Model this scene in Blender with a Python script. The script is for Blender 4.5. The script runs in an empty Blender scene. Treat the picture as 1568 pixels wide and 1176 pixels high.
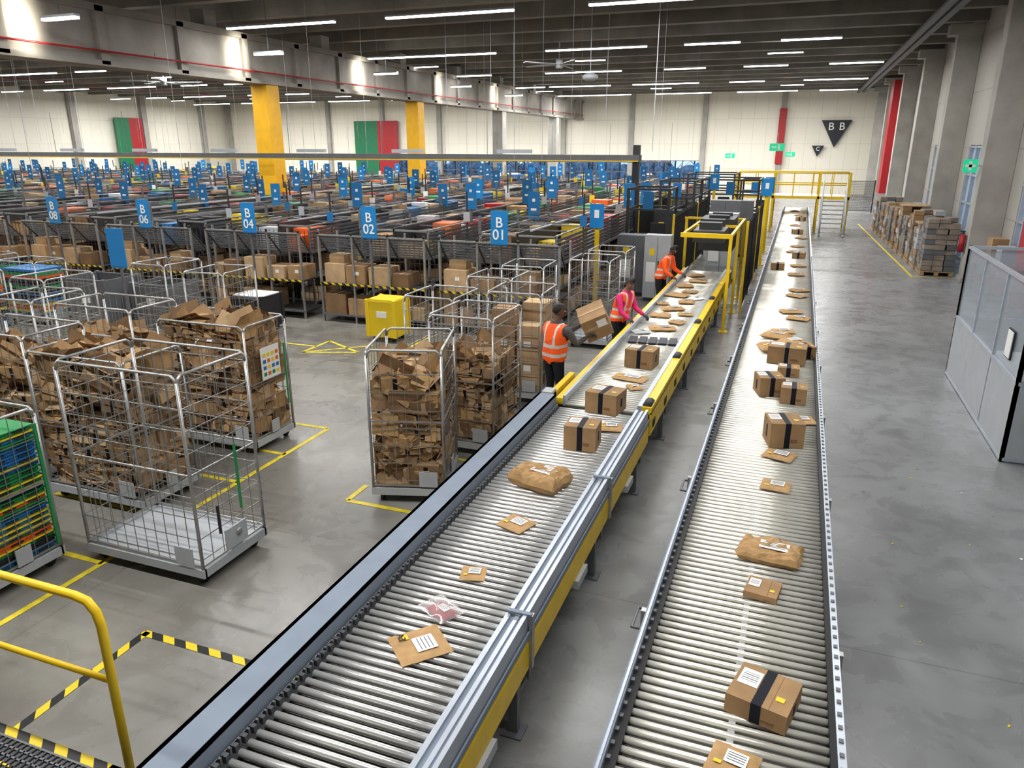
import bpy, math, random
from mathutils import Vector, Matrix, noise
R=random.Random(7)
S=bpy.context.scene
COL=S.collection
# ------------------------------------------------------------------ materials
def mat(name,col,rough=.6,metal=0.,var=0.,scale=4.,bump=0.,col2=None,spec=None,emit=None,es=0.):
    m=bpy.data.materials.new(name);m.use_nodes=True
    nt=m.node_tree;b=nt.nodes['Principled BSDF']
    b.inputs['Base Color'].default_value=(*col,1);b.inputs['Roughness'].default_value=rough
    b.inputs['Metallic'].default_value=metal
    if spec is not None:b.inputs['Specular IOR Level'].default_value=spec
    if emit:
        b.inputs['Emission Color'].default_value=(*emit,1);b.inputs['Emission Strength'].default_value=es
    if var or bump or col2:
        tc=nt.nodes.new('ShaderNodeTexCoord');n=nt.nodes.new('ShaderNodeTexNoise')
        n.inputs['Scale'].default_value=scale;n.inputs['Detail'].default_value=5
        nt.links.new(tc.outputs['Object'],n.inputs['Vector'])
        if var or col2:
            r=nt.nodes.new('ShaderNodeValToRGB')
            c2=col2 or tuple(min(1,c*(1+var)) for c in col)
            c1=col if col2 else tuple(c*(1-var) for c in col)
            r.color_ramp.elements[0].position=.32;r.color_ramp.elements[1].position=.68
            r.color_ramp.elements[0].color=(*c1,1);r.color_ramp.elements[1].color=(*c2,1)
            nt.links.new(n.outputs['Fac'],r.inputs['Fac']);nt.links.new(r.outputs['Color'],b.inputs['Base Color'])
        if bump:
            bp=nt.nodes.new('ShaderNodeBump');bp.inputs['Strength'].default_value=bump
            nt.links.new(n.outputs['Fac'],bp.inputs['Height']);nt.links.new(bp.outputs['Normal'],b.inputs['Normal'])
    return m
def stripe_mat(name,c1,c2,k,vec=(1,1,1)):
    m=bpy.data.materials.new(name);m.use_nodes=True;nt=m.node_tree;b=nt.nodes['Principled BSDF']
    tc=nt.nodes.new('ShaderNodeTexCoord');d=nt.nodes.new('ShaderNodeVectorMath');d.operation='DOT_PRODUCT'
    d.inputs[1].default_value=vec
    mu=nt.nodes.new('ShaderNodeMath');mu.operation='MULTIPLY';mu.inputs[1].default_value=k
    fr=nt.nodes.new('ShaderNodeMath');fr.operation='FRACT'
    g=nt.nodes.new('ShaderNodeMath');g.operation='GREATER_THAN';g.inputs[1].default_value=.5
    mx=nt.nodes.new('ShaderNodeMix');mx.data_type='RGBA'
    mx.inputs[6].default_value=(*c1,1);mx.inputs[7].default_value=(*c2,1)
    L=nt.links.new
    L(tc.outputs['Object'],d.inputs[0]);L(d.outputs['Value'],mu.inputs[0]);L(mu.outputs[0],fr.inputs[0])
    L(fr.outputs[0],g.inputs[0]);L(g.outputs[0],mx.inputs[0]);L(mx.outputs[2],b.inputs['Base Color'])
    b.inputs['Roughness'].default_value=.5
    return m
def concrete_floor():
    m=bpy.data.materials.new('polished_concrete');m.use_nodes=True;nt=m.node_tree;b=nt.nodes['Principled BSDF'];L=nt.links.new
    tc=nt.nodes.new('ShaderNodeTexCoord')
    def nz(s,d,dist=0):
        n=nt.nodes.new('ShaderNodeTexNoise');n.inputs['Scale'].default_value=s;n.inputs['Detail'].default_value=d
        n.inputs['Distortion'].default_value=dist;L(tc.outputs['Object'],n.inputs['Vector']);return n
    a=nz(.45,8,.6);c=nz(2.2,12,.8);e=nz(28,4)
    r=nt.nodes.new('ShaderNodeValToRGB');el=r.color_ramp.elements
    el[0].position=.3;el[0].color=(.18,.182,.182,1);el[1].position=.72;el[1].color=(.35,.362,.37,1)
    ad=nt.nodes.new('ShaderNodeMath');ad.operation='MULTIPLY_ADD';ad.inputs[1].default_value=.4
    L(c.outputs['Fac'],ad.inputs[0])
    h=nt.nodes.new('ShaderNodeMath');h.operation='MULTIPLY';h.inputs[1].default_value=.6
    L(a.outputs['Fac'],h.inputs[0]);L(h.outputs[0],ad.inputs[2]);L(ad.outputs[0],r.inputs['Fac'])
    st=nt.nodes.new('ShaderNodeValToRGB');st.color_ramp.elements[0].position=.25;st.color_ramp.elements[0].color=(.5,.49,.47,1)
    st.color_ramp.elements[1].position=.5;st.color_ramp.elements[1].color=(1,1,1,1)
    s2=nz(.9,8,1.);L(s2.outputs['Fac'],st.inputs['Fac'])
    mx=nt.nodes.new('ShaderNodeMix');mx.data_type='RGBA';mx.blend_type='MULTIPLY';mx.inputs[0].default_value=.35
    L(r.outputs['Color'],mx.inputs[6]);L(st.outputs['Color'],mx.inputs[7])
    br=nt.nodes.new('ShaderNodeTexBrick');br.offset=0;br.inputs['Scale'].default_value=1
    br.inputs['Brick Width'].default_value=6;br.inputs['Row Height'].default_value=6;br.inputs['Mortar Size'].default_value=.008
    br.inputs['Color1'].default_value=br.inputs['Color2'].default_value=(1,1,1,1);br.inputs['Mortar'].default_value=(.6,.58,.55,1)
    L(tc.outputs['Object'],br.inputs['Vector'])
    m2=nt.nodes.new('ShaderNodeMix');m2.data_type='RGBA';m2.blend_type='MULTIPLY';m2.inputs[0].default_value=.7
    L(mx.outputs[2],m2.inputs[6]);L(br.outputs['Color'],m2.inputs[7])
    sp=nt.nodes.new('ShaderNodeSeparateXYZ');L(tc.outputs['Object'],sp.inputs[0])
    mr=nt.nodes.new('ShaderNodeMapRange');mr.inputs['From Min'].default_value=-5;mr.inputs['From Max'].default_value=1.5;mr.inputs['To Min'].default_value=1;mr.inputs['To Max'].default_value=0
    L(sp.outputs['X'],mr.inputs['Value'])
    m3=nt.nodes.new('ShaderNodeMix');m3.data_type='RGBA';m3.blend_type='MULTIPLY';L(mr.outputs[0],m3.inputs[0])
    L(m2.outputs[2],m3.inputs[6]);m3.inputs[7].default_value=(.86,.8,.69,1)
    L(m3.outputs[2],b.inputs['Base Color'])
    rr=nt.nodes.new('ShaderNodeMapRange');rr.inputs['To Min'].default_value=.14;rr.inputs['To Max'].default_value=.42
    L(c.outputs['Fac'],rr.inputs['Value']);L(rr.outputs[0],b.inputs['Roughness'])
    bp=nt.nodes.new('ShaderNodeBump');bp.inputs['Strength'].default_value=.05;L(e.outputs['Fac'],bp.inputs['Height']);L(bp.outputs['Normal'],b.inputs['Normal'])
    return m
def panel_wall(name,col,w,h,dark,axis='X'):
    m=bpy.data.materials.new(name);m.use_nodes=True;nt=m.node_tree;b=nt.nodes['Principled BSDF'];L=nt.links.new
    tc=nt.nodes.new('ShaderNodeTexCoord');sp=nt.nodes.new('ShaderNodeSeparateXYZ');cb=nt.nodes.new('ShaderNodeCombineXYZ')
    L(tc.outputs['Object'],sp.inputs[0]);L(sp.outputs[axis],cb.inputs[0]);L(sp.outputs['Z'],cb.inputs[1])
    br=nt.nodes.new('ShaderNodeTexBrick');br.offset=0;br.inputs['Scale'].default_value=1
    br.inputs['Brick Width'].default_value=w;br.inputs['Row Height'].default_value=h;br.inputs['Mortar Size'].default_value=.015
    br.inputs['Color1'].default_value=(*col,1);br.inputs['Color2'].default_value=tuple(c*.96 for c in col)+(1,);br.inputs['Mortar'].default_value=(*dark,1)
    L(cb.outputs[0],br.inputs['Vector']);L(br.outputs['Color'],b.inputs['Base Color']);b.inputs['Roughness'].default_value=.7
    return m
M={}
M['floor']=concrete_floor()
M['farwall']=panel_wall('cream_wall_panels',(.86,.82,.7),1.1,2.1,(.68,.64,.55))
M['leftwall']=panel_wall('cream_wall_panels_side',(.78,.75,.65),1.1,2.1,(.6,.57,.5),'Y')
M['rightwall']=panel_wall('grey_wall_panels',(.45,.43,.39),2.8,2.0,(.3,.29,.26),'Y')
M['conc']=mat('raw_concrete',(.4,.385,.35),.8,var=.12,scale=1.5,bump=.05)
M['concl']=mat('beam_side_concrete',(.33,.31,.275),.8,var=.15,scale=1.)
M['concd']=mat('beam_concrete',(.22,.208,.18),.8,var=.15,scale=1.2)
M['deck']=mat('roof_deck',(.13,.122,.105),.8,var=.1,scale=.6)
M['yel']=mat('yellow_paint',(.83,.56,.01),.4,var=.06,scale=6)
M['yelc']=mat('column_yellow_paint',(.85,.47,.01),.5,var=.06)
M['line']=mat('yellow_floor_paint',(.72,.58,.03),.5,var=.2,scale=9)
M['haz']=stripe_mat('hazard_tape',(.75,.58,.02),(.015,.015,.015),4.,(1,1,0))
M['haz2']=stripe_mat('hazard_edge',(.7,.52,.02),(.02,.02,.02),5.,(1,1,1))
M['steel']=mat('galvanised_steel',(.42,.42,.41),.38,.7,var=.12,scale=12)
M['wire']=mat('zinc_wire',(.33,.33,.32),.4,.6)
M['roller']=mat('roller_steel',(.8,.79,.76),.28,.6,var=.08,scale=3)
M['rollerw']=mat('roller_worn',(.85,.83,.74),.32,.5,var=.1,scale=3)
M['blueg']=mat('blue_grey_rail',(.21,.25,.31),.6,.0,var=.06)
M['greyr']=mat('light_rail',(.5,.54,.59),.35,.4,var=.06)
M['black']=mat('black_rubber',(.015,.015,.016),.6)
M['dark']=mat('dark_grey_metal',(.045,.047,.05),.5,.2)
M['slat']=mat('chute_slat',(.1,.103,.11),.45,.3,var=.15)
M['dgrey']=mat('grey_metal',(.16,.165,.175),.5,.3,var=.1)
M['lgrey']=mat('light_grey_panel',(.42,.44,.46),.45,var=.05)
M['gap_shade']=mat('under_roller_shade',(.09,.088,.08),.7)  # dark sheet added below the rollers; shade of the gaps put into its colour
M['card']=mat('cardboard',(.36,.225,.11),.85,var=.14,scale=5,bump=.05)
M['card2']=mat('cardboard_dark',(.21,.125,.06),.85,var=.15,scale=5)
M['card3']=mat('cardboard_light',(.5,.35,.2),.85,var=.12,scale=5)
M['env']=mat('kraft_envelope',(.46,.285,.125),.75,var=.12,scale=14,bump=.3)
M['tape']=mat('black_tape',(.01,.012,.02),.6,spec=.25)
M['white']=mat('label_white',(.82,.82,.8),.5)
M['red']=mat('red_paint',(.38,.012,.016),.5,var=.05)
M['green']=mat('green_paint',(.01,.17,.07),.5,var=.05)
M['sgreen']=mat('safety_sign_green',(.01,.42,.2),.4,emit=(.02,.6,.3),es=.5)
M['sblue']=mat('sign_blue',(.015,.23,.55),.4)
M['sblued']=mat('sign_blue_shade',(.015,.16,.38),.45)
M['navy']=mat('navy_black',(.012,.014,.022),.5)
M['tg']=mat('tote_green',(.02,.26,.08),.5);M['tb']=mat('tote_blue',(.02,.17,.42),.5)
M['to']=mat('tote_orange',(.75,.15,.02),.5);M['ty']=mat('tote_yellow',(.82,.6,.02),.5);M['tk']=mat('tote_black',(.025,.025,.03),.5)
M['wood']=mat('pallet_wood',(.4,.27,.14),.8,var=.2,scale=8)
M['gbox']=mat('grey_brown_cartons',(.25,.21,.17),.8,var=.25,scale=4)
M['lamp']=mat('lamp_tube',(1,1,1),.5,emit=(1,.99,.97),es=10)
M['skin']=mat('skin',(.28,.14,.08),.55);M['skin2']=mat('skin_dark',(.16,.075,.045),.55)
M['vest']=mat('hi_vis_orange',(1,.13,.015),.6,emit=(1,.12,.01),es=.12)
M['refl']=mat('reflective_tape',(.75,.75,.72),.35)
M['trou']=mat('dark_trousers',(.015,.016,.02),.8);M['sleeve']=mat('charcoal_sleeve',(.1,.09,.085),.8)
M['pink']=mat('pink_hoodie',(.8,.04,.2),.75);M['hair']=mat('black_hair',(.01,.008,.007),.6,bump=.4,scale=60)
M['lips']=mat('lips',(.3,.07,.06),.5);M['eye']=mat('eye_white',(.8,.8,.78),.3);M['glove']=mat('grey_glove',(.05,.05,.05),.8)
M['bark']=mat('bark',(.13,.14,.16),.9);M['ground_bluelit']=mat('outside_ground',(.3,.4,.5),.9,var=.3,scale=.3);M['hedge_bluelit']=mat('bare_hedge_bluelit',(.16,.22,.29),.9,var=.5,scale=1.5)  # bluish outdoor light put into the ground and hedge colours
def mixm(name,trans,c2,fac):
    m=bpy.data.materials.new(name);m.use_nodes=True;nt=m.node_tree;nt.nodes.clear()
    o=nt.nodes.new('ShaderNodeOutputMaterial');t=nt.nodes.new('ShaderNodeBsdfTransparent');t.inputs[0].default_value=(*trans,1)
    d=nt.nodes.new('ShaderNodeBsdfDiffuse');d.inputs[0].default_value=(*c2,1)
    g=nt.nodes.new('ShaderNodeBsdfGlossy');g.inputs['Roughness'].default_value=.08
    mx=nt.nodes.new('ShaderNodeMixShader');mx.inputs[0].default_value=fac;m2=nt.nodes.new('ShaderNodeMixShader');m2.inputs[0].default_value=.1
    nt.links.new(t.outputs[0],mx.inputs[1]);nt.links.new(d.outputs[0],mx.inputs[2]);nt.links.new(mx.outputs[0],m2.inputs[1]);nt.links.new(g.outputs[0],m2.inputs[2]);nt.links.new(m2.outputs[0],o.inputs[0]);return m
M['glass']=mixm('frosted_clear_panel',(.92,.95,.97),(.6,.64,.68),.28)
M['poly']=mixm('clear_polybag',(1,1,1),(.9,.85,.85),.25)
def transl():
    m=bpy.data.materials.new('translucent_door_panel');m.use_nodes=True;nt=m.node_tree;nt.nodes.clear()
    o=nt.nodes.new('ShaderNodeOutputMaterial');t=nt.nodes.new('ShaderNodeBsdfTranslucent');g=nt.nodes.new('ShaderNodeBsdfDiffuse')
    t.inputs[0].default_value=(.7,.72,.72,1);g.inputs[0].default_value=(.5,.55,.58,1);mx=nt.nodes.new('ShaderNodeMixShader');mx.inputs[0].default_value=.35
    nt.links.new(t.outputs[0],mx.inputs[1]);nt.links.new(g.outputs[0],mx.inputs[2]);nt.links.new(mx.outputs[0],o.inputs[0]);return m
M['transl']=transl()
# ------------------------------------------------------------------ mesh builder
BOXF=[(0,3,2,1),(4,5,6,7),(0,1,5,4),(1,2,6,5),(2,3,7,6),(3,0,4,7)]
class B:
    def __init__(s):s.v=[];s.f=[];s.m=[];s.sm=[];s.mats=[];s.T=Matrix.Identity(4)
    def mi(s,k):
        if k not in s.mats:s.mats.append(k)
        return s.mats.index(k)
    def add(s,vs,fs,k,smooth=False):
        o=len(s.v);T=s.T
        s.v+= [tuple(T@Vector(p)) for p in vs];i=s.mi(k)
        for f in fs:s.f.append(tuple(o+a for a in f));s.m.append(i);s.sm.append(smooth)
    def box(s,c,d,k,rot=None):
        x,y,z=d[0]/2,d[1]/2,d[2]/2
        vs=[Vector(p) for p in((-x,-y,-z),(x,-y,-z),(x,y,-z),(-x,y,-z),(-x,-y,z),(x,-y,z),(x,y,z),(-x,y,z))]
        if rot is not None:
            if not isinstance(rot,Matrix):rot=Matrix.Rotation(rot,3,'Z')
            vs=[rot@p for p in vs]
        c=Vector(c);s.add([p+c for p in vs],BOXF,k)
    def bb(s,x0,x1,y0,y1,z0,z1,k):s.box(((x0+x1)/2,(y0+y1)/2,(z0+z1)/2),(x1-x0,y1-y0,z1-z0),k)
    def rod(s,a,b,w,k):
        a=Vector(a);b=Vector(b);d=b-a
        q=d.to_track_quat('Z','Y').to_matrix()
        s.box((a+b)/2,(w,w,d.length),k,q)
    def tube(s,pts,rs,k,n=10,cap=True):
        pts=[Vector(p) for p in pts]
        if not isinstance(rs,(list,tuple)):rs=[rs]*len(pts)
        vs=[];fs=[];up=None
        for i,p in enumerate(pts):
            d=(pts[min(i+1,len(pts)-1)]-pts[max(i-1,0)]).normalized()
            if up is None:
                up=Vector((0,0,1)) if abs(d.z)<.9 else Vector((1,0,0))
            a=d.cross(up).normalized();b2=a.cross(d).normalized();up=b2
            for j in range(n):
                t=2*math.pi*j/n;vs.append(p+(a*math.cos(t)+b2*math.sin(t))*rs[i])
        for i in range(len(pts)-1):
            for j in range(n):
                fs.append((i*n+j,i*n+(j+1)%n,(i+1)*n+(j+1)%n,(i+1)*n+j))
        if cap:fs.append(tuple(range(n))[::-1]);fs.append(tuple((len(pts)-1)*n+j for j in range(n)))
        s.add(vs,fs,k,True)
    def cyl(s,a,b,r,k,n=10):s.tube([a,b],r,k,n)
    def ell(s,c,r,k,rot=None,n=12,m=8,fn=None):
        vs=[];fs=[]
        for i in range(m+1):
            ph=math.pi*i/m
            for j in range(n):
                t=2*math.pi*j/n;p=Vector((math.sin(ph)*math.cos(t)*r[0],math.sin(ph)*math.sin(t)*r[1],math.cos(ph)*r[2]))
                if fn:p=fn(p)
                if rot is not None:p=rot@p
                vs.append(p+Vector(c))
        for i in range(m):
            for j in range(n):fs.append((i*n+j,(i+1)*n+j,(i+1)*n+(j+1)%n,i*n+(j+1)%n))
        s.add(vs,fs,k,True)
    def mesh(s,name):
        me=bpy.data.meshes.new(name);me.from_pydata(s.v,[],s.f)
        for k in s.mats:me.materials.append(M[k])
        me.polygons.foreach_set('material_index',s.m);me.polygons.foreach_set('use_smooth',s.sm);me.update();return me
    def obj(s,name,loc=(0,0,0),rz=0,parent=None,bevel=0):
        o=bpy.data.objects.new(name,s.mesh(name));COL.objects.link(o);o.location=loc;o.rotation_euler[2]=rz
        if parent:o.parent=parent
        if bevel:
            m=o.modifiers.new('bevel','BEVEL');m.width=bevel;m.segments=2;m.limit_method='ANGLE'
        return o
def inst(name,me,loc,rz=0):
    o=bpy.data.objects.new(name,me);COL.objects.link(o);o.location=loc;o.rotation_euler[2]=rz
    return o
def text(body,loc,rot,size,k,parent,name='lettering'):
    c=bpy.data.curves.new(name,'FONT');c.body=body;c.size=size;c.align_x='CENTER';c.align_y='CENTER';c.extrude=.002;c.offset=.004 if size>.2 else 0
    c.space_line=.85
    o=bpy.data.objects.new(name,c);COL.objects.link(o);o.location=loc;o.rotation_euler=rot;c.materials.append(M[k]);o.parent=parent;return o
# ------------------------------------------------------------------ shell
XL,XR,YB,YF,ZC=-62.,5.9,-7.,72.,9.5
b=B();b.bb(XL-1,XR+1,YB,YF+1,-.2,0,'floor');b.obj('floor')
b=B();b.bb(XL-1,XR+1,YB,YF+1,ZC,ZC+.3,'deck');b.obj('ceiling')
b=B()
b.bb(XL-1,XR+1,YF,YF+.3,2.75,ZC,'farwall');b.bb(XL-1,XR+1,YF,YF+.3,0,.6,'farwall')
b.bb(XL-1,-42,YF,YF+.3,.6,2.75,'farwall');b.bb(-8.6,XR+1,YF,YF+.3,.6,2.75,'farwall');b.obj('wall_back')
b=B()
b.bb(XL-.3,XL,YB,YF,2.1,ZC,'leftwall');b.bb(XL-.3,XL,YB,YF,0,.8,'leftwall');b.bb(XL-.3,XL,YB,42,.8,2.1,'leftwall');b.bb(XL-.3,XL,54,YF,.8,2.1,'leftwall');b.obj('wall_left')
b=B();b.bb(XL-1,XR+1,YB-.3,YB,0,ZC,'rightwall');b.obj('wall_rear')
b=B();cols=[1.,9.5,18.,26.5,35.,43.5,52.,60.5,69.]
b.bb(XR,XR+.3,YB,YF,4.1,ZC,'rightwall')
prev=YB
for c in cols[:-1]:
    b.bb(XR,XR+.3,prev,c+1.6,0,4.1,'rightwall');prev=c+7.3
b.bb(XR,XR+.3,prev,YF,0,4.1,'rightwall');b.obj('wall_right')
for i,c in enumerate(cols[:-1]):
    b=B();b.bb(XR+.1,XR+.12,c+1.6,c+7.3,0,4.1,'transl')
    for k in range(6):b.bb(XR-.02,XR+.1,c+1.6+k*1.08,c+1.7+k*1.08,0,4.1,'greyr')
    for z in (0.02,1.0,2.0,3.0,4.0):b.bb(XR,XR+.1,c+1.6,c+7.3,z,z+.07,'greyr')
    b.obj('door_%d'%(i+1))
for i,c in enumerate(cols):
    b=B();b.bb(5.05,XR,c,c+.62,0,8.5,'conc');b.bb(5.0,XR,c-.03,c+.65,0,.15,'conc');b.bb(4.75,XR,c-.05,c+.67,8.1,8.5,'conc')
    b.obj('concrete_pillar',bevel=.02)
b=B()
xs=[-2-6.6*k for k in range(10)]
for x in xs:b.bb(x-.22,x+.22,YF-.35,YF,0,ZC,'conc')
b.obj('trim_1')
b=B()
for y in (20,28,36,44,52,60,68):b.bb(XL,XL+.4,y-.3,y+.3,0,ZC,'conc')
b.obj('trim_2')
wi=1
for k in range(1,6):
    x0=max(xs[k+1]+.22,-42);x1=xs[k]-.22
    if x1<-42:break
    b=B();n=4;w=(x1-x0)/n
    for j in range(n+1):b.bb(x0+j*w-.03,x0+j*w+.03,YF-.02,YF+.15,.6,2.75,'dgrey')
    for z in (.6,1.65,2.69):b.bb(x0,x1,YF-.02,YF+.15,z,z+.06,'dgrey')
    b.obj('window_%d'%wi);wi+=1
b=B()
for j in range(12):b.bb(XL-.1,XL+.02,42+j*1.09-.05,42+j*1.09+.05,.8,2.1,'dgrey')
b.bb(XL-.1,XL+.02,42,54,1.4,1.47,'dgrey');b.obj('window_%d'%wi)
b=B()
y=-5
while y<72:
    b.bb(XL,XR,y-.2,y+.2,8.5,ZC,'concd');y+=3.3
b.obj('ceiling_beams')
b=B()
CX=-20.3
b.bb(CX-.32,CX+.32,YB,YF,6.5,7.85,'concl');b.bb(CX-.45,CX+.45,YB,YF,7.85,8.05,'concl');b.bb(CX-.45,CX+.45,YB,YF,6.35,6.5,'concl')
for yy in [YB+3+3.17*k for k in range(24)]:b.bb(CX-.45,CX+.45,yy-.15,yy+.15,6.4,8.0,'concl')
for yy in range(-5,72,7):b.bb(CX-.3,CX+.3,yy-.3,yy+.3,8.05,8.6,'concl')
b.obj('longitudinal_roof_beam')
for i,y in enumerate((.7,13.35,26,38.65,51.3,63.95)):
    b=B();k='yelc' if i<4 else 'conc'
    b.bb(CX-.38,CX+.38,y-.38,y+.38,0,6.35,k)
    b.bb(CX-.42,CX+.42,y-.42,y+.42,0,1.1,'haz2')
    b.obj('yellow_column' if i<4 else 'concrete_column',bevel=.02)
b=B()
for x,z in ((3.7,8.2),(4.1,8.25)):b.bb(x-.12,x+.12,YB+.1,YF-.4,z,z+.1,'dgrey')
for yy in range(-4,71,4):b.rod((3.9,yy,8.3),(3.9,yy,9.4),.03,'dgrey')
b.obj('ceiling_cable_tray')
for x,z in ((CX+.55,6.75),(-38,8.35),(-50,8.35),(-30,8.35)):
    b=B();b.cyl((x,YB+.2,z),(x,YF-.6,z),.03,'red',6)
    for yy in range(-4,70,6):b.rod((x,yy,z),(x,yy,z+.14),.015,'dgrey')
    b.obj('sprinkler_pipe')
# ------------------------------------------------------------------ lights
def seg_list(y):
    r=random.Random(int(y*13));x=-58.
    L=[]
    while x<2.2:
        l=r.choice([2.2,2.2,4.4,4.4]);L.append((x,min(x+l,3.2)));x+=l+r.choice([1.5,1.9,2.3])
    return L
rows=[3,13,23,33,43,53,63]
for y in rows:
    b=B()
    for x0,x1 in seg_list(y):
        if x0<CX+.5 and x1>CX-.5: x0=CX+.6;x1=x0+2.2
        b.bb(x0,x1,y-.08,y+.08,7.98,8.04,'lgrey');b.bb(x0+.02,x1-.02,y-.07,y+.07,7.93,7.98,'lamp')
        for xx in (x0+.3,x1-.3):b.rod((xx,y,8.04),(xx,y,9.5),.012,'dgrey')
    b.obj('linear_ceiling_lamp_row')
for y in (38,58):
    b=B()
    for x0 in range(-56,0,9):
        b.bb(x0,x0+1.5,y-.05,y+.05,8.0,8.04,'lamp');b.rod((x0+.7,y,8.04),(x0+.7,y,9.5),.012,'dgrey')
    b.obj('linear_ceiling_lamp_row')
for y in rows:
    for xc,w in ((-48,20),(-28,13),(-12,13),(-1,8)):
        l=bpy.data.lights.new('strip_light','AREA');l.shape='RECTANGLE';l.size=w;l.size_y=.2;l.energy=w*(50 if y<40 else 62 if y<50 else 110);l.color=(.99,.985,.985)
        o=bpy.data.objects.new('strip_light',l);COL.objects.link(o);o.location=(xc,y,7.9)
for y in (15.7,24.1,32.5,40.9,49.4):
    b=B();b.bb(CX+1.2,CX+2.4,y-.07,y+.07,7.2,7.26,'lamp');b.bb(CX+1.2,CX+2.4,y-.09,y+.09,7.26,7.32,'lgrey');b.rod((CX+1.8,y,7.3),(CX+1.8,y,9.4),.02,'dgrey');b.obj('beam_side_lamp')
    l=bpy.data.lights.new('beam_lamp_light','AREA');l.shape='RECTANGLE';l.size=1.1;l.size_y=.5;l.energy=20;l.spread=math.radians(85);l.color=(1,.93,.78)
    o=bpy.data.objects.new('beam_lamp_light',l);COL.objects.link(o);o.location=(CX+1.15,y,7.2);o.rotation_euler=(0,math.radians(90),0)
def fan(x,y,z,r):
    b=B();b.cyl((0,0,0),(0,0,ZC-z),.03,'lgrey',8);b.cyl((0,0,-.15),(0,0,.2),.16,'lgrey',14)
    for i in range(5):
        a=i*2*math.pi/5+.3;q=Matrix.Rotation(a,3,'Z')@Matrix.Rotation(.2,3,'X')
        b.box(q@Vector((r/2,0,0)),(r,.16,.02),'lgrey',q)
    b.obj('ceiling_fan',(x,y,z))
fan(-10.9,35,7.6,1.9);fan(-32.5,33.3,7.3,2.1)
b=B()
for x,y,z in ((-4.55,24.8,3.9),(-6.9,28,5)):b.rod((x,y,z),(x,y,9.4),.022,'lgrey')
for i in range(64):
    x=-58+i*.85;y=R.choice([17,21,25.5,31,40]);b.rod((x,y,R.uniform(3.0,5)),(x,y,9.4),.008,'lgrey')
b.obj('hanging_cables')
b=B();b.ell((0,0,0),(.28,.28,.14),'lgrey');b.rod((0,0,0),(0,0,2.6),.02,'lgrey');b.obj('pendant_lamp',(-7.1,26.4,6.3))  # round pendant lamp, modelled without emission
# ------------------------------------------------------------------ wall graphics
b=B();b.bb(-44.9,-42.1,YF-.42,YF-.36,.6,6.5,'green');b.bb(-42.1,-39.7,YF-.42,YF-.36,.6,6.5,'red');b.obj('wall_colour_panel')
b=B();b.bb(XL+.42,XL+.46,56.2,57.9,.6,6.6,'green');b.bb(XL+.42,XL+.46,57.9,59.5,.6,6.6,'red');b.obj('wall_colour_panel')
b=B();b.bb(-2.3,-1.7,YF-.5,YF-.4,2.5,7.1,'red');b.obj('red_downpipe_cover')
b=B();b.bb(5.0,5.85,56.5,58.3,1.0,8.1,'red');b.obj('red_cladding_panel')
b=B();b.bb(5.4,5.85,20.6,22.4,1.2,7.2,'red');b.obj('red_cladding_panel')
def tri(x0,x1,z1,z0,t,ts):
    b=B();y=YF-.4;b.add([(x0,y,z1),(x1,y,z1),((x0+x1)/2,y,z0),(x0,y+.1,z1),(x1,y+.1,z1),((x0+x1)/2,y+.1,z0)],[(0,2,1),(3,4,5),(0,1,4,3),(1,2,5,4),(2,0,3,5)],'navy')
    o=b.obj('triangular_wall_sign')
    for tx,tt in t:text(tt,(tx,y-.02,z1-ts*.62),(math.pi/2,0,0),ts,'white',o)
tri(1.15,3.55,6.1,3.9,((1.95,'B'),(2.8,'B')),.85);tri(.6,1.6,4.05,3.15,((1.1,'C'),),.45)
def exitsign(x,y,z,w=.6):
    b=B();b.box((0,0,0),(w,.06,w*.5),'sgreen');b.box((w*.12,-.035,0),(w*.12,.005,w*.34),'white');b.box((-w*.2,-.035,0),(w*.3,.005,w*.1),'white')
    b.rod((0,0,w*.25),(0,0,w*.25+.5),.02,'lgrey');b.obj('emergency_exit_sign',(x,y,z))
exitsign(-1.24,40,4.0,.7);exitsign(-.7,46,3.6,.5);exitsign(-6,70,3.2,.8)
b=B();b.box((0,0,0),(.38,.02,.38),'sgreen');b.box((0,-.014,0),(.26,.01,.08),'white');b.box((0,-.014,0),(.08,.01,.26),'white');b.box((.25,.0,0),(.14,.03,.05),'lgrey');b.obj('first_aid_sign',(4.75,26.6,3.5))
b=B();b.box((0,0,0),(.02,.5,.35),'red');b.box((-.013,0,0),(.005,.2,.2),'white');b.obj('fire_extinguisher_sign',(5.03,18.4,2.9))
b=B();b.bb(5.1,5.8,19,20.4,.9,1.0,'red');b.bb(5.1,5.8,19,25.5,.4,.45,'red');b.bb(5.1,5.8,22.5,25.5,.9,1.0,'red');b.bb(5.1,5.35,20.4,22.5,.9,1.0,'red')
for y in (19.05,21,23,25.4):b.bb(5.1,5.16,y,y+.06,0,1.0,'red')
for y in (19.4,23.2,24.4):
    h=R.uniform(.3,.6);b.bb(5.25,5.65,y,y+.6,1.0,1.0+h,R.choice(['red','lgrey','card']));b.bb(5.3,5.6,y+.1,y+.5,.45,.8,'red')
b.obj('red_equipment_bench')
def extinguisher(x,y):
    b=B();b.cyl((0,0,.9),(0,0,1.4),.09,'red',14);b.ell((0,0,1.4),(.09,.09,.06),'red');b.cyl((0,0,1.44),(0,0,1.52),.025,'black',8);b.box((-.03,0,1.54),(.14,.03,.03),'black')
    b.tube([(-.04,0,1.5),(-.12,0,1.4),(-.13,0,1.1)],.012,'black',6);b.box((.08,0,1.15),(.03,.14,.5),'dgrey');b.obj('fire_extinguisher',(x,y,0))
extinguisher(4.94,18.3);extinguisher(4.94,26.8)
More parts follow.
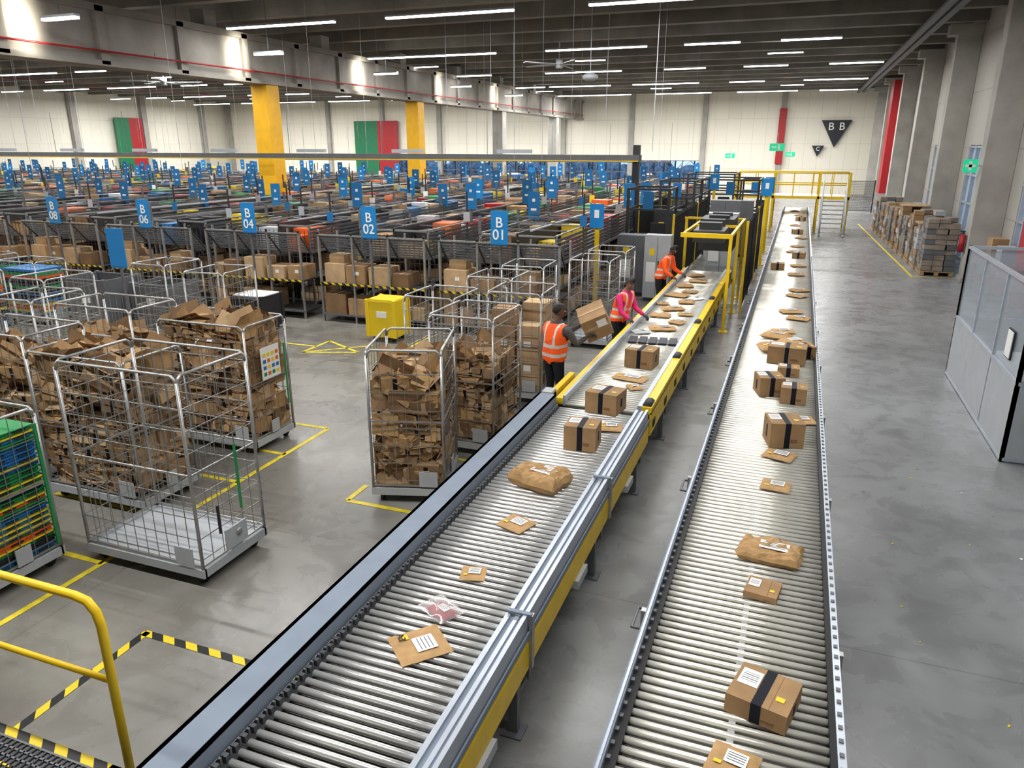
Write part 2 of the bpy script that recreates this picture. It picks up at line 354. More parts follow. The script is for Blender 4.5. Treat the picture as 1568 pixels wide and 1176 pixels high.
# ------------------------------------------------------------------ roller conveyors
def rollers(b,x0,x1,y0,y1,z,k,pitch=.078,r=.0235):
    n=int((y1-y0)/pitch)
    for i in range(n):
        y=y0+i*pitch;b.cyl((x0,y,z-r),(x1,y,z-r),r,k,10)
def legs(b,x0,x1,ys,z,k='dgrey'):
    for y in ys:
        for x in (x0,x1):
            b.bb(x-.035,x+.035,y-.03,y+.03,0.015,z,k);b.bb(x-.08,x+.08,y-.08,y+.08,0,.015,k)
            b.bb(x-.035,x+.035,y+.22,y+.28,0.3,z,k);b.rod((x,y,.3),(x,y+.25,.3),.04,k)
        b.bb(x0,x1,y-.02,y+.02,.32,.37,k)
Z=.87
b=B()
rollers(b,-2.6,-1.63,1.0,8.75,Z,'roller')
b.bb(-2.66,-1.6,1,8.75,.76,.78,'gap_shade')
b.bb(-2.92,-2.89,1,8.75,.62,1.0,'blueg');b.bb(-2.92,-2.68,1,8.75,.98,1.0,'blueg');b.bb(-2.7,-2.68,1,8.75,.86,1.0,'blueg')
b.bb(-2.70,-2.6,1,8.75,.8,.83,'dark')
i=1.0
while i<8.7:b.bb(-2.67,-2.63,i,i+.03,.83,.875,'dgrey');b.bb(-2.665,-2.645,i+.05,i+.065,.83,.88,'steel');i+=.078
b.bb(-1.63,-1.595,1,8.75,.74,.92,'greyr');b.bb(-1.595,-1.5,1,8.75,.84,.9,'blueg');b.bb(-1.5,-1.47,1,8.75,.74,.94,'greyr')
b.bb(-1.56,-1.53,1,8.75,.9,.915,'greyr')
b.bb(-1.47,-1.455,1,8.75,.5,.72,'yel');b.bb(-1.6,-1.47,1,8.75,.5,.54,'dgrey')
b.bb(-1.463,-1.45,1,8.75,.76,.81,'blueg')
for y in (1.8,4.2,6.6):
    b.bb(-1.62,-1.44,y,y+.035,.93,.95,'blueg');b.bb(-1.455,-1.43,y,y+.05,.5,.94,'steel')
for y in (1.4,3.2,5.4,7.4):
    b.bb(-1.5,-1.42,y,y+.3,.42,.5,'lgrey')
legs(b,-2.78,-1.53,(2.0,4.1,6.3,8.3),.56)
b.obj('roller_conveyor')
b=B()
rollers(b,-2.58,-1.63,8.85,20.5,Z,'rollerw');b.bb(-2.6,-1.6,8.85,20.5,.76,.78,'gap_shade')
b.bb(-2.72,-2.62,8.85,20.5,.84,.92,'yel');b.bb(-2.62,-2.585,8.85,20.5,.82,.96,'greyr');b.bb(-2.74,-2.72,8.85,20.5,.5,.88,'dgrey')
b.bb(-1.63,-1.57,8.85,20.5,.78,.94,'greyr');b.bb(-1.57,-1.45,8.85,20.5,.84,.93,'yel');b.bb(-1.47,-1.45,8.85,20.5,.55,.86,'yel')
for y in (8.9,11.3,13.8,16.2):b.cyl((-1.52,y,.9),(-1.52,y+.25,.9),.07,'black',10)
for y in [9+.9*k for k in range(12)]:b.bb(-1.448,-1.44,y,y+.15,.62,.72,'black')
b.bb(-2.9,-2.76,8.8,9.0,.6,1.0,'lgrey');b.bb(-2.84,-2.76,8.75,9.9,.88,.96,'yel')
legs(b,-2.68,-1.53,(10.2,12.7,15.2,17.7,20),.56)
b.obj('sorting_conveyor')
b=B()
rollers(b,-.6,.5,1.0,44,Z,'rollerw')
b.bb(-.62,.52,1,44,.76,.78,'gap_shade')
b.bb(-.63,-.6,1,44,.72,.88,'black');b.bb(-.66,-.63,1,44,.84,.88,'black');b.bb(-.7,-.66,1,44,.72,.93,'blueg');b.bb(-.688,-.672,1,44,.93,.937,'greyr')
b.bb(.5,.535,1,44,.74,.9,'black');b.bb(.535,.58,1,44,.7,.91,'greyr')
y=1.
while y<24:
    b.bb(-.658,-.635,y,y+.03,.88,.9,'dgrey');b.bb(.545,.57,y,y+.03,.91,.918,'dgrey');y+=.11
for y in (2.2,4.6,7,9.4,11.8,14.2,17):
    b.bb(-.74,-.7,y,y+.05,.6,.9,'steel');b.bb(.58,.61,y,y+.05,.6,.88,'steel')
    b.tube([(-.7,y,.75),(-.8,y,.75),(-.8,y+.25,.75),(-.7,y+.25,.75)],.012,'dgrey',6)
legs(b,-.6,.5,[2+2.6*k for k in range(16)],.7)
b.bb(-.05,-.01,1,8.5,.835,.845,'lgrey')
b.obj('roller_conveyor')
# ------------------------------------------------------------------ parcels
def parcel(x,y,w,d,h,rot=0,tape=True,k='card',z=Z,lab=True):
    b=B();b.box((0,0,h/2),(w,d,h),k)
    if tape:
        b.box((0,0,h+.001),(.06,d+.004,.003),'tape');b.box((0,-d/2-.001,h*.5),(.06,.003,h*.99),'tape')
        b.box((0,d/2+.001,h*.7),(.06,.003,h*.6),'tape')
        b.box((-w/2-.001,0,h*.5),(.003,.05,h*.5),'tape');b.box((w/2+.001,0,h*.5),(.003,.05,h*.4),'tape')
    b.box((w*.2,0,h+.0005),(.002,d*.99,.002),'card2')
    if lab:
        b.box((-w*.27,d*.12,h+.003),(w*.34,d*.45,.002),'white')
        for i in range(5):b.box((-w*.27,d*(.24-.055*i),h+.0045),(w*.26,d*.01*(1+i%2),.001),'dgrey')
        b.box((w*.3,-d*.15,h+.003),(w*.14,d*.12,.002),'ty');b.box((w*.2,-d/2-.001,h*.3),(w*.2,.003,h*.14),'card2')
    b.obj('cardboard_box',(x,y,z),rot,bevel=.003)
def envelope(x,y,w,d,rot=0,t=.03,k='env',z=Z,lab=True,yellow=True,name=None,crump=0.,pw=4):
    seed=R.random()*50;b=B();n=22 if crump else 10;vs=[];fs=[]
    for side in (1,-1):
        for i in range(n+1):
            for j in range(n+1):
                u=i/n*2-1;v=j/n*2-1
                e=max(0,(1-abs(u)**pw)*(1-abs(v)**pw))
                hh=t*.5*(e**.5)*side
                q=Vector((u*1.6+seed,v*1.6,side))
                nn=noise.noise(q)*.35*t*e*(1 if side>0 else .2)
                c1=.004*noise.noise(Vector((u*4,v*4,seed)));c2=c1
                if crump:
                    rd=(1-2*abs(noise.noise(Vector((u*3.2+seed,v*3.2,seed)))))-.4
                    if side>0:nn+=crump*t*rd*e**.3
                    c1+=crump*.1*noise.noise(Vector((u*2+seed,v*2,3.3)))*(w/.4);c2+=crump*.1*noise.noise(Vector((u*2,v*2+seed,7.3)))*(w/.4)
                vs.append((u*w/2+c1,v*d/2+c2,t*.5+hh+nn))
    N=(n+1)**2
    for s_ in range(2):
        for i in range(n):
            for j in range(n):
                a=s_*N+i*(n+1)+j;q=(a,a+n+1,a+n+2,a+1)
                fs.append(q if s_==0 else q[::-1])
    b.add(vs,fs,k,not crump)
    def onsurf(cx,cy,lw,ld,kk,dz):b.box((cx,cy,t*1.02+dz),(lw,ld,.002),kk)
    if lab:
        onsurf(w*.05,d*.08,w*.46,d*.4,'white',.006)
        for i in range(4):onsurf(w*.05,d*(.2-.075*i),w*.38,d*.014,'dgrey',.0085)
        if yellow:onsurf(-w*.28,-d*.2,w*.16,d*.1,'ty',.006)
    return b.obj(name or 'padded_envelope',(x,y,z),rot)
def bag(x,y,w,d,h,rot=0):return envelope(x,y,w,d,rot,h,name='crumpled_paper_parcel',crump=.22,pw=9,yellow=False)
o=envelope(-2.07,3.72,.33,.36,-.75,.022);text('A3',(-.1,-.1,.033),(0,0,0),.07,'black',o)
envelope(-2.09,4.1,.2,.14,-.5,.045,k='red',yellow=False,name='red_item_in_polybag')
envelope(-2.1,4.11,.3,.22,-.5,.065,k='poly',lab=False,name='clear_polybag',z=Z)
envelope(-2.08,4.65,.2,.2,.25,.02);envelope(-2.04,5.52,.28,.26,-.35,.03)
bag(-2.1,6.38,.55,.4,.15,-.25)
parcel(-1.98,7.5,.36,.33,.28,.05);envelope(-1.8,8.1,.28,.24,.2,.05)
parcel(-2.02,8.75,.42,.36,.27,-.15);envelope(-2.05,9.3,.25,.4,.4,.05);envelope(-2.0,10.15,.5,.3,-.2,.04);envelope(-1.85,9.75,.2,.25,.5,.04)
parcel(-1.98,10.9,.44,.36,.28,-.1)
b=B()
for i in range(5):b.box((i*.17-.34,0,.02),(.13,.42,.03),'navy')
b.box((0,0,.005),(.9,.3,.01),'dgrey');b.obj('flat_black_tray',(-2.08,12.4,Z),.1)
for x,y,w,d,r in ((-2.07,13.3,.5,.3,.3),(-1.9,13.9,.3,.25,-.4),(-2.3,14.4,.4,.3,0),(-2.17,15.1,.5,.3,.5),(-2.0,15.9,.35,.3,.1),(-2.3,16.6,.5,.35,-.3),(-2.3,17.8,.4,.3,.3),(-2.1,18.6,.45,.35,.1),(-2.25,19.4,.4,.3,.6)):
    envelope(x,y,w,d,r,.07,lab=R.random()<.5)
for x,y,w,d,r,k in ((-2.4,12.95,.3,.25,.5,'lgrey'),(-1.85,14.7,.3,.26,.2,'env'),(-2.1,17.15,.35,.28,-.2,'env'),(-1.85,16.4,.3,.26,.8,'white'),(-2.45,15.6,.25,.22,.3,'env')):
    envelope(x,y,w,d,r,.05,k=k)
envelope(.0,3.42,.26,.24,-.2,.03);parcel(.13,3.95,.36,.34,.13,-.25)
parcel(.07,5.2,.24,.24,.05,-.15,tape=False);bag(.1,5.75,.5,.32,.09,-.1);envelope(.1,7.15,.28,.26,-.1,.03);envelope(.11,7.95,.32,.28,-.3,.04)
parcel(.13,8.4,.37,.36,.29,.25);envelope(.34,9.2,.3,.3,.3,.03)
parcel(-.1,10.2,.33,.34,.26,.3);parcel(.22,9.95,.32,.3,.22,.0);parcel(.14,11.2,.3,.25,.13,0)
parcel(.1,11.9,.56,.36,.27,-.05);parcel(.38,12.3,.22,.3,.2,.3);envelope(-.16,12.5,.4,.4,.3,.12);envelope(.2,13.0,.45,.4,.6,.1);envelope(-.1,13.4,.5,.35,-.3,.1);envelope(.0,13.9,.4,.3,.2,.05)
for x,y in ((.25,15.1),(.1,15.7),(.2,17.5),(.25,18.2),(-.33,21.4),(.16,20.5),(.2,22.1),(.2,23.8),(.05,25),(.15,26.5),(.25,29),(.1,30.5),(.0,33.6),(.2,36),(.1,38.5),(-.1,41)):
    if R.random()<.4:parcel(x,y,.35,.32,.18,R.uniform(-.5,.5))
    else:envelope(x,y,.42,.34,R.uniform(-.7,.7),.06)
# ------------------------------------------------------------------ roll cages
def cage_mesh(w,d,h,front=True,base='lgrey',dense=.13):
    b=B();zb=.2
    b.bb(-w/2,w/2,-d/2,d/2,zb-.05,zb-.02,base)
    for s in (-1,1):
        b.bb(-w/2-.02,w/2+.02,s*d/2-.02,s*d/2+.02,zb-.09,zb,'lgrey');b.bb(s*w/2-.02,s*w/2+.02,-d/2,d/2,zb-.09,zb,'lgrey')
    for sx in (-1,1):
        for sy in (-1,1):
            x=sx*w/2;y=sy*d/2
            b.cyl((x,y,zb-.08),(x,y,h-.06),.017,'steel',8)
            cx=x-sx*.09;cy=y-sy*.09
            b.cyl((cx-.02,cy,.06),(cx+.02,cy,.06),.06,'black',12);b.bb(cx-.03,cx+.03,cy-.04,cy+.04,.09,.14,'steel')
    def side(p,q,hh,step=dense):
        p=Vector(p);q=Vector(q);L=(q-p).length;n=max(2,int(L/step))
        up=Vector((0,0,1))
        e=(q-p).normalized()*.06
        b.tube([p+up*(hh-.1),p+up*(hh-.03)+e*.4,p+up*hh+e,q+up*hh-e,q+up*(hh-.03)-e*.4,q+up*(hh-.1)],.015,'steel',8)
        for i in range(1,n):
            c=p+(q-p)*i/n;b.rod(c+up*(zb+.02),c+up*hh,.006,'wire')
        zz=zb+.1
        while zz<hh-.08:
            b.rod(p+up*zz,q+up*zz,.008,'wire');zz+=.22
        for zz in (zb+.03,hh*.55):b.rod(p+up*zz,q+up*zz,.018,'steel')
    A=(-w/2,-d/2,0);Bq=(w/2,-d/2,0);C=(w/2,d/2,0);D=(-w/2,d/2,0)
    side(A,D,h);side(Bq,C,h);side(D,C,h)
    if front:side(A,Bq,h)
    b.bb(w/2-.3,w/2-.08,-d/2-.03,-d/2-.02,zb+.03,zb+.22,'lgrey')
    b.bb(w/2+.02,w/2+.03,-.08,.08,zb+.02,zb+.2,'lgrey')
    return b
def junk(b,w,d,z0,z1,n,seed,flat=.55):
    r=random.Random(seed);ks=['card','card2','card3','card','env','card2']
    b.bb(-w*.36,w*.36,-d*.34,d*.34,z0,z0+(z1-z0)*.6,'card2')
    for i in range(n):
        t=r.random();z=z0+.03+(z1-z0)*t
        L=r.uniform(.25,.6)*min(1,w);W=r.uniform(.2,.5)
        x=r.uniform(-1,1)*(w/2-.16);y=r.uniform(-1,1)*(d/2-.16)
        if r.random()<.55:
            fx=r.random()<.5
            if fx:y=r.choice([-1,1])*(d/2-r.uniform(.06,.16))
            else:x=r.choice([-1,1])*(w/2-r.uniform(.06,.16))
            rot=Matrix.Rotation(r.uniform(-.5,.5)+(0 if fx else math.pi/2),3,'Z')@Matrix.Rotation(r.uniform(-.7,.7),3,'Y')@Matrix.Rotation(math.pi/2+r.uniform(-.6,.6),3,'X')
            L=min(L,.45);W=min(W,.4)
        else:
            rot=Matrix.Rotation(r.uniform(0,6.28),3,'Z')@Matrix.Rotation(r.uniform(-flat,flat),3,'X')@Matrix.Rotation(r.uniform(-flat,flat),3,'Y')
            L*=.85
        k=r.choice(ks);cr=r.uniform(-.18,.18);c=Vector((x,y,z))
        def pt(u,v,e):
            p=c+rot@Vector((u*L/2,v*W/2,e));p.x=max(-w/2+.025,min(w/2-.025,p.x));p.y=max(-d/2+.025,min(d/2-.025,p.y));p.z=max(z0,p.z);return p
        g=[pt(u,v,abs(v)*cr+r.uniform(-.02,.02)) for u in (-1,0,1) for v in (-1,0,1)]
        b.add(g,[(0,3,4,1),(1,4,5,2),(3,6,7,4),(4,7,8,5)],k)
        if r.random()<(.5 if t<.45 else .25):
            hb=r.uniform(.1,.28);bx=max(-w/2+.19,min(w/2-.19,x));by=max(-d/2+.18,min(d/2-.18,y));bz=max(z0+.16,min(z+.05,z1-.1))
            rt=Matrix.Rotation(r.uniform(-.2,.2),3,'Z')@Matrix.Rotation(r.uniform(-.3,.3),3,'X')
            b.box((bx,by,bz),(.32,.28,hb),r.choice(ks),rt)
            b.box(Vector((bx,by,bz))+rt@Vector((0,-.142,0)),(.05,.003,hb*.9),r.choice(['tape','card3']),rt)
        if r.random()<.16:b.box(c+rot@Vector((0,0,.012)),(.1,.08,.003),'white',rot)
        if r.random()<.1:b.box(c+rot@Vector((0,0,.014)),(.25,.04,.003),'tape',rot)
def cage(name,x,y,w,d,h,rz=0,fill=0,n=0,seed=0,extra=None):
    b=cage_mesh(w,d,h)
    if fill:junk(b,w,d,.21,.21+fill,n,seed)
    if extra:extra(b)
    return b.obj(name,(x,y,0),rz)
def ex_front(b):
    b.box((.77,.12,.95),(.02,.02,.7),'tg');b.box((.77,-.2,.62),(.02,.02,.3),'tk')
    b.box((.775,.0,.36),(.02,.3,.22),'lgrey');b.cyl((.78,.03,.38),(.795,.03,.38),.04,'steel')
cage('roll_cage',-5.72,5.22,1.48,.9,2.15,extra=ex_front)
def ex_lab(b):
    b.box((.77,0,1.25),(.01,.38,.45),'white')
    for i in range(4):
        for j in range(4):b.box((.777,-.13+.088*i,1.1+.09*j),(.004,.055,.05),R.choice(['tb','to','tg','ty','red']))
    b.box((.78,.3,1.0),(.01,.03,.9),'tg')
cage('roll_cage_with_cardboard',-7.4,6.1,1.45,.85,1.85,.0,1.6,260,3)
cage('roll_cage_with_cardboard',-7.36,8.0,1.45,.85,1.82,0,1.6,260,4,extra=ex_lab)
cage('roll_cage_with_cardboard',-9.3,6.4,1.45,.85,1.9,0,1.3,150,5)
cage('roll_cage_with_cardboard',-9.3,8.0,1.45,.85,1.9,0,1.2,150,6)
cage('roll_cage_with_cardboard',-4.13,7.56,.86,1.05,1.9,.3,1.4,240,8)
cage('roll_cage_with_cardboard',-3.98,9.15,.92,1.05,1.95,.0,1.1,170,9)
em=cage_mesh(.85,1.0,1.85).mesh('roll_cage_empty')
for x,y,r in ((-5.0,12.6,0),(-4.9,14.0,.05),(-3.85,15.2,0),(-3.85,16.7,0),(-5.2,10.6,.0),(-11.2,8.2,.1),(-11.3,6.6,0),(-12.6,9.6,0),(-13.5,8.0,0),(-10.2,11.2,.1),(-15.2,9.5,0),(-11.9,11.6,0)):
    inst('empty_roll_cage',em,(x,y,0),r)
b=cage_mesh(.9,1.0,1.85)
for x,y,w,d,h in ((-.22,-.2,.4,.4,1.35),(.2,-.25,.36,.35,1.1),(.2,.2,.4,.4,1.4),(-.2,.22,.38,.38,.9)):
    b.bb(x-w/2,x+w/2,y-d/2,y+d/2,.21,.21+h,'card' if x<0 else 'card3')
    for z in (.6,1.0):b.box((x,y-d/2-.002,z),(.12,.003,.1),'white')
b.obj('roll_cage_with_tall_cartons',(-4.1,11.4,0),.05)
b=cage_mesh(1.2,.8,1.7,True)
z=.22
while z<1.5:
    h=.06;k=R.choice(['tg','tb','to','tk','tg','tb'])
    b.box((0,R.uniform(-.01,.01),z+h/2),(1.12,.74,h-.014),k);b.box((0,0,z+h-.006),(1.16,.77,.01),k if R.random()<.6 else 'ty')
    for yy in (-.25,0,.25):b.box((.565,yy,z+h/2),(.01,.12,.02),'tk')
    z+=h
b.box((.62,-.2,1.3),(.01,.2,.3),'white');b.box((.1,-.1,z+.06),(.5,.35,.12),'to',.3);b.box((-.3,.1,z+.05),(.4,.3,.1),'tg',.1)
b.box((.615,.37,.9),(.02,.03,1.3),'tg');b.obj('folded_tote_trolley',(-7.27,4.22,0))
for i,(x,y) in enumerate(((-9.2,4.6),(-17,12.5),(-19,12.8),(-16.8,10.8),(-13.2,6.0),(-11.2,4.9))):
    b=cage_mesh(1.2,.8,1.5)
    for j in range(14):b.box((0,0,.25+j*.08),(1.1,.72,.06),R.choice(['tg','tb','to','tk','ty']))
    b.obj('folded_tote_trolley',(x,y,0))
def bin_(name,x,y,w,d,h,k,kt=None,z0=.12):
    b=B();t=.03
    b.bb(-w/2,w/2,-d/2,d/2,z0,z0+.04,k)
    for s in (-1,1):
        b.bb(-w/2,w/2,s*d/2-t/2,s*d/2+t/2,z0,h,k);b.bb(s*w/2-t/2,s*w/2+t/2,-d/2,d/2,z0,h,k)
        b.bb(-w/2-.02,w/2+.02,s*d/2-.03,s*d/2+.03,h-.04,h,'dgrey' if k!='ty' else k)
        for q in (-1,1):b.cyl((s*(w/2-.1)-.02,q*(d/2-.1),.06),(s*(w/2-.1)+.02,q*(d/2-.1),.06),.06,'black',10);b.bb(s*w/2-.04,s*w/2+.04,q*d/2-.04,q*d/2+.04,z0,h+.02,k)
    if kt:b.bb(-w/2+.01,w/2-.01,-d/2+.01,d/2-.01,h-.03,h+.02,kt)
    b.bb(-.1,.15,-d/2-.03,-d/2-.02,h*.6,h*.75,'white')
    b.obj(name,(x,y,0),bevel=.008)
bin_('yellow_parcel_bin',-8.15,13.9,.66,.6,.92,'ty','ty');bin_('black_parcel_bin',-11.4,13.6,.8,.7,.85,'tk','white')
bin_('grey_parcel_bin',-14.5,12.2,1.2,.9,1.3,'dgrey');bin_('grey_parcel_bin',-13.1,12.6,1.0,.8,1.2,'dgrey')
# ------------------------------------------------------------------ floor markings
b=B()
def ln(x0,y0,x1,y1,k='line',w=.07):
    d=Vector((x1-x0,y1-y0,0));n=Vector((-d.y,d.x,0)).normalized()*w/2
    b.add([(x0-n.x,y0-n.y,.004),(x0+n.x,y0+n.y,.004),(x1+n.x,y1+n.y,.004),(x1-n.x,y1-n.y,.004)],[(0,3,2,1)],k)
ln(-6.3,2.5,-6.3,8.8)
for y in (4.75,5.75,6.8,7.75,8.8):ln(-6.3,y,-8.2,y)
ln(-4.72,6.85,-3.1,6.85);ln(-4.72,6.85,-4.72,7.3);ln(-3.75,6.85,-3.75,7.4);ln(-3.2,8.45,-3.2,10);ln(-4.6,8.45,-3.2,8.45);ln(-4.6,10.2,-3.2,10.2)
ln(-9.3,12.3,-8.2,12.7);ln(-9.3,12.3,-9.3,13.3);ln(-9.3,13.3,-8.2,12.7);ln(-9.3,12.3,-8.2,13.3);ln(-12.5,12.8,-9.3,12.8);ln(-7.4,12.2,-7.4,14.5)
for x in (-12.5,-14,-16):ln(x,10,x,14)
b.obj('yellow_floor_markings')
b=B();ln(-4.97,1.5,-4.97,4.04,'haz',.075);ln(-4.99,4.02,-2.9,4.02,'haz',.075);b.obj('hazard_floor_tape')
b=B()
for i in range(45):
    b.box((R.uniform(-1.3,2.6),R.uniform(4,14),.003),(R.uniform(.01,.04),R.uniform(.01,.025),.004),R.choice(['white','line','card']),R.random()*3)
b.obj('floor_litter')
# ------------------------------------------------------------------ railing/platform bottom-left
b=B();P=.8
b.bb(-6.2,-3.17,1.2,2.27,P-.04,P,'dgrey');b.bb(-6.2,-3.17,2.2,2.27,P,P+.008,'haz2');b.bb(-3.24,-3.17,1.2,2.27,P,P+.008,'haz2')
x=-6.15
while x<-3.25:b.bb(x,x+.012,1.2,2.2,P,P+.012,'dark');x+=.04
y=1.25
while y<2.2:b.bb(-6.2,-3.2,y,y+.012,P,P+.012,'haz2' if int((y-1.25)/.05)%4==0 else 'dgrey');y+=.05
for xx in (-6.1,-3.3):
    for yy in (1.3,2.2):b.bb(xx-.03,xx+.03,yy-.03,yy+.03,0,P-.04,'dgrey')
b.obj('access_platform')
b=B();Yr=2.38
b.tube([(-6.2,Yr,1.79),(-3.42,Yr,1.79),(-3.33,Yr,1.775),(-3.28,Yr,1.72),(-3.26,Yr,1.64),(-3.26,Yr,.0)],.025,'yel',12)
b.tube([(-6.2,Yr,1.28),(-3.26,Yr,1.28)],.018,'yel',10)
for x in (-4.8,-6.2):b.cyl((x,Yr,0),(x,Yr,1.79),.024,'yel',10)
b.box((-3.26,Yr,.01),(.12,.12,.02),'yel');b.obj('yellow_handrail')
# ------------------------------------------------------------------ racks
colors=['card','card','card2','card2','card3','white','ty','to','to','tb','tg','red','env','tk','lgrey','dark','card3']
def rack(seed):
    r=random.Random(seed);b=B();L=31.;hw=.92
    for i in range(13):
        y=i*2.55
        for s in (-1,1):
            b.bb(s*hw-.025,s*hw+.025,y,y+.05,0,2.15,'steel')
            if r.random()<.5:b.bb(s*hw-.03,s*hw+.03,y-.02,y+.04,2.15,2.15+r.uniform(.15,.6),'dgrey')
        b.bb(-hw,hw,y,y+.04,2.12,2.16,'steel');b.bb(-hw,hw,y+1.3,y+1.34,2.12,2.15,'dgrey')
    for s in (-1,1):
        b.bb(s*hw-.02,s*hw+.02,0,L,2.15,2.18,'steel')
        for j in range(6):b.bb(s*(hw+.03)-.012,s*(hw+.03)+.012,0,L,1.58+j*.09,1.64+j*.09,'slat')
        b.bb(s*(hw+.05)-.02,s*(hw+.05)+.02,0,L,1.48,1.55,'dgrey');b.bb(s*(hw)-.02,s*(hw)+.02,0,L,.9,.97,'dgrey')
    for z in (.2,.92,1.5):b.bb(-hw,hw,0,L,z-.03,z,'dark')
    b.bb(-.02,.02,0,L,1.5,2.2,'dark')
    y=.3
    while y<L-.5:
        for s in (-1,1):
            w=r.uniform(.25,.7);h=r.uniform(.3,.78)
            if r.random()<.97:b.box((s*r.uniform(.3,.6),y,1.5+h/2),(r.uniform(.3,.75),w,h),r.choice(colors),r.uniform(-.2,.2))
        y+=r.uniform(.4,.7)
    y=.4
    while y<20:
        for z in (.2,.92):
            for s in (-1,1):
                if r.random()<.7:
                    h=r.uniform(.2,.45);b.box((s*.62,y,z+h/2),(.5,r.uniform(.3,.55),h),r.choice(['card','card2','card3']),r.uniform(-.1,.1))
        y+=.65
    y=1.
    while y<L:
        if r.random()<.5:b.rod((-hw,y,2.35),(hw,y,2.35),.03,'dgrey')
        if r.random()<.5:
            xx=r.choice([-hw,hw]);b.rod((xx,y,1.5),(xx,y,2.95),.035,'dark');b.box((xx,y-.03,2.3),(.18,.02,.25),r.choice(['white','lgrey','ty','sblued']))
        y+=1.3
    b.bb(.3,.36,0,L,2.25,2.28,'lgrey' if seed%2 else 'dgrey')
    return b.mesh('parcel_rack')
rm=[rack(s) for s in (11,12,13,14)]
RX=[-5.87,-9.05,-12.4,-15.7,-18.9]+[-22.4-3.4*k for k in range(12)]
for k,x in enumerate(RX[:-1]):inst('parcel_rack',rm[k%4],(x,15.9,0))
def front(seed):
    r=random.Random(seed);b=B()
    for x in (-1.4,-.48,.48,1.4):
        for y in (-.4,.4):b.bb(x-.022,x+.022,y-.022,y+.022,0,2.1,'steel')
        b.cyl((x,-.42,2.1),(x,-.42,2.16),.03,'black',8)
    for z in (.2,.95):
        b.bb(-1.42,1.42,-.42,.42,z-.03,z,'dark');b.bb(-1.42,1.42,-.44,-.42,z-.035,z+.01,'haz2' if z>.5 else 'dgrey')
    b.bb(-1.42,1.42,-.43,-.4,2.07,2.1,'steel')
    for j in range(8):
        z=2.06-j*.065;y=-.4+j*.06
        b.bb(-1.42,1.42,y,y+.02,z-.035,z,'slat')
    for i in range(24):
        x=-1.4+i*.122;b.rod((x,-.4,2.06),(x,.06,1.56),.006,'wire')
    for x in (-1.4,-.48,.48,1.4):b.rod((x,-.42,2.08),(x,.08,1.5),.03,'dark')
    for i in range(22):
        x=-1.4+i*.133;b.rod((x,.39,.2),(x,.39,2.05),.012,'dark')
    for z in (.5,.8,1.1,1.4):b.rod((-1.4,.39,z),(1.4,.39,z),.012,'dark')
    for z in (.2,.95):
        x=-1.35
        while x<1.1:
            w=r.uniform(.3,.62);h=r.uniform(.25,.5)
            if x+w>1.38:break
            if r.random()<.9:
                yy=-.08+r.uniform(-.06,.04);b.box((x+w/2,yy,z+h/2),(w-.03,.55,h),r.choice(['card','card2','card3','card']))
                b.box((x+w/2,yy,z+h+.001),(.05,.55,.003),'card3')
                if r.random()<.5:b.box((x+w/2+.05,yy-.277,z+h*.6),(.1,.004,.08),'white')
                if r.random()<.4 and z>.5:b.box((x+w/2,0,z+h+.1),(w*.7,.4,.2),r.choice(['card','card3']))
            x+=w+r.uniform(.01,.1)
    return b.mesh('shelving_with_boxes')
fm=[front(s) for s in (1,2,3)]
for k,x in enumerate(RX[:9]):inst('shelving_with_boxes',fm[k%3],(x-.1,15.35,0))
def sign(x,y,z,t=None,w=.38,h=.72):
    b=B();b.box((0,0,0),(w,.03,h),'sblue');b.box((0,-.016,-h/2+.02),(w,.004,.02),'sblued')
    b.bb(-.02,.02,.02,.06,-z,h/2,'dgrey');o=b.obj('aisle_sign',(x,y,z))
    if t:text(t,(0,-.02,-.02),(math.pi/2,0,0),.3,'white',o)
for x,t in zip(RX,('B\n01','B\n02','B\n04','B\n06','B\n08','B\n10')):sign(x,14.8,2.42,t)
sign(-11.6,10.2,2.3)
b=B()
for k,x in enumerate(RX):
    y=20.
    while y<50:
        yy=y+R.uniform(-.8,.8);z=2.6+R.uniform(-.15,.1);xx=x+R.choice([0,0,-.9,.9])
        if abs(xx-CX)>.6:
            b.box((xx,yy,z),(.34,.03,.75),R.choice(['sblue','sblued','sblued']));b.box((xx,yy-.018,z+.15),(.08,.004,.08),'white');b.box((xx,yy-.018,z-.1),(.16,.004,.06),'white')
            b.rod((xx,yy+.03,0),(xx,yy+.03,z+.3),.03,'dark')
        y+=R.uniform(2.6,4.6)
b.obj('distant_aisle_signs')
b=B()
for k in range(70):
    x=R.uniform(-60,-7);y=R.uniform(51,68);w=R.uniform(.6,2.2);h=R.uniform(.8,1.9)
    b.box((x,y,h/2),(w,R.uniform(.6,1.2),h),R.choice(['dark','dgrey','card2','card','tk','tb','lgrey']))
    b.box((x,y,h+.05),(w*.6,.5,.1),R.choice(['card','ty','white']))
b.obj('distant_stacked_goods')
b=B();b.bb(-61,-4.8,23.9,24.0,3.62,3.8,'dgrey');b.bb(-61,-4.8,24.3,24.4,3.62,3.8,'dgrey');b.bb(-61,-4.8,23.88,23.9,3.6,3.63,'yel')
x=-60
while x<-5:
    b.bb(x,x+.05,23.9,24.4,3.64,3.7,'dgrey');x+=.6
for x in range(-58,-6,4):b.rod((x,24.15,3.8),(x,24.15,5.4),.015,'dgrey');b.box((x+1,24.1,3.9),(1.2,.15,.12),'lgrey')
b.bb(-5.0,-4.8,24,24.2,0,4.1,'dark');b.obj('overhead_cable_bridge')
b=B();b.bb(-40,-8,50,50.15,3.0,3.1,'dgrey')
for x in range(-40,-7,4):b.rod((x,50.1,3),(x,50.1,5.4),.015,'dgrey')
b.obj('overhead_cable_bridge')
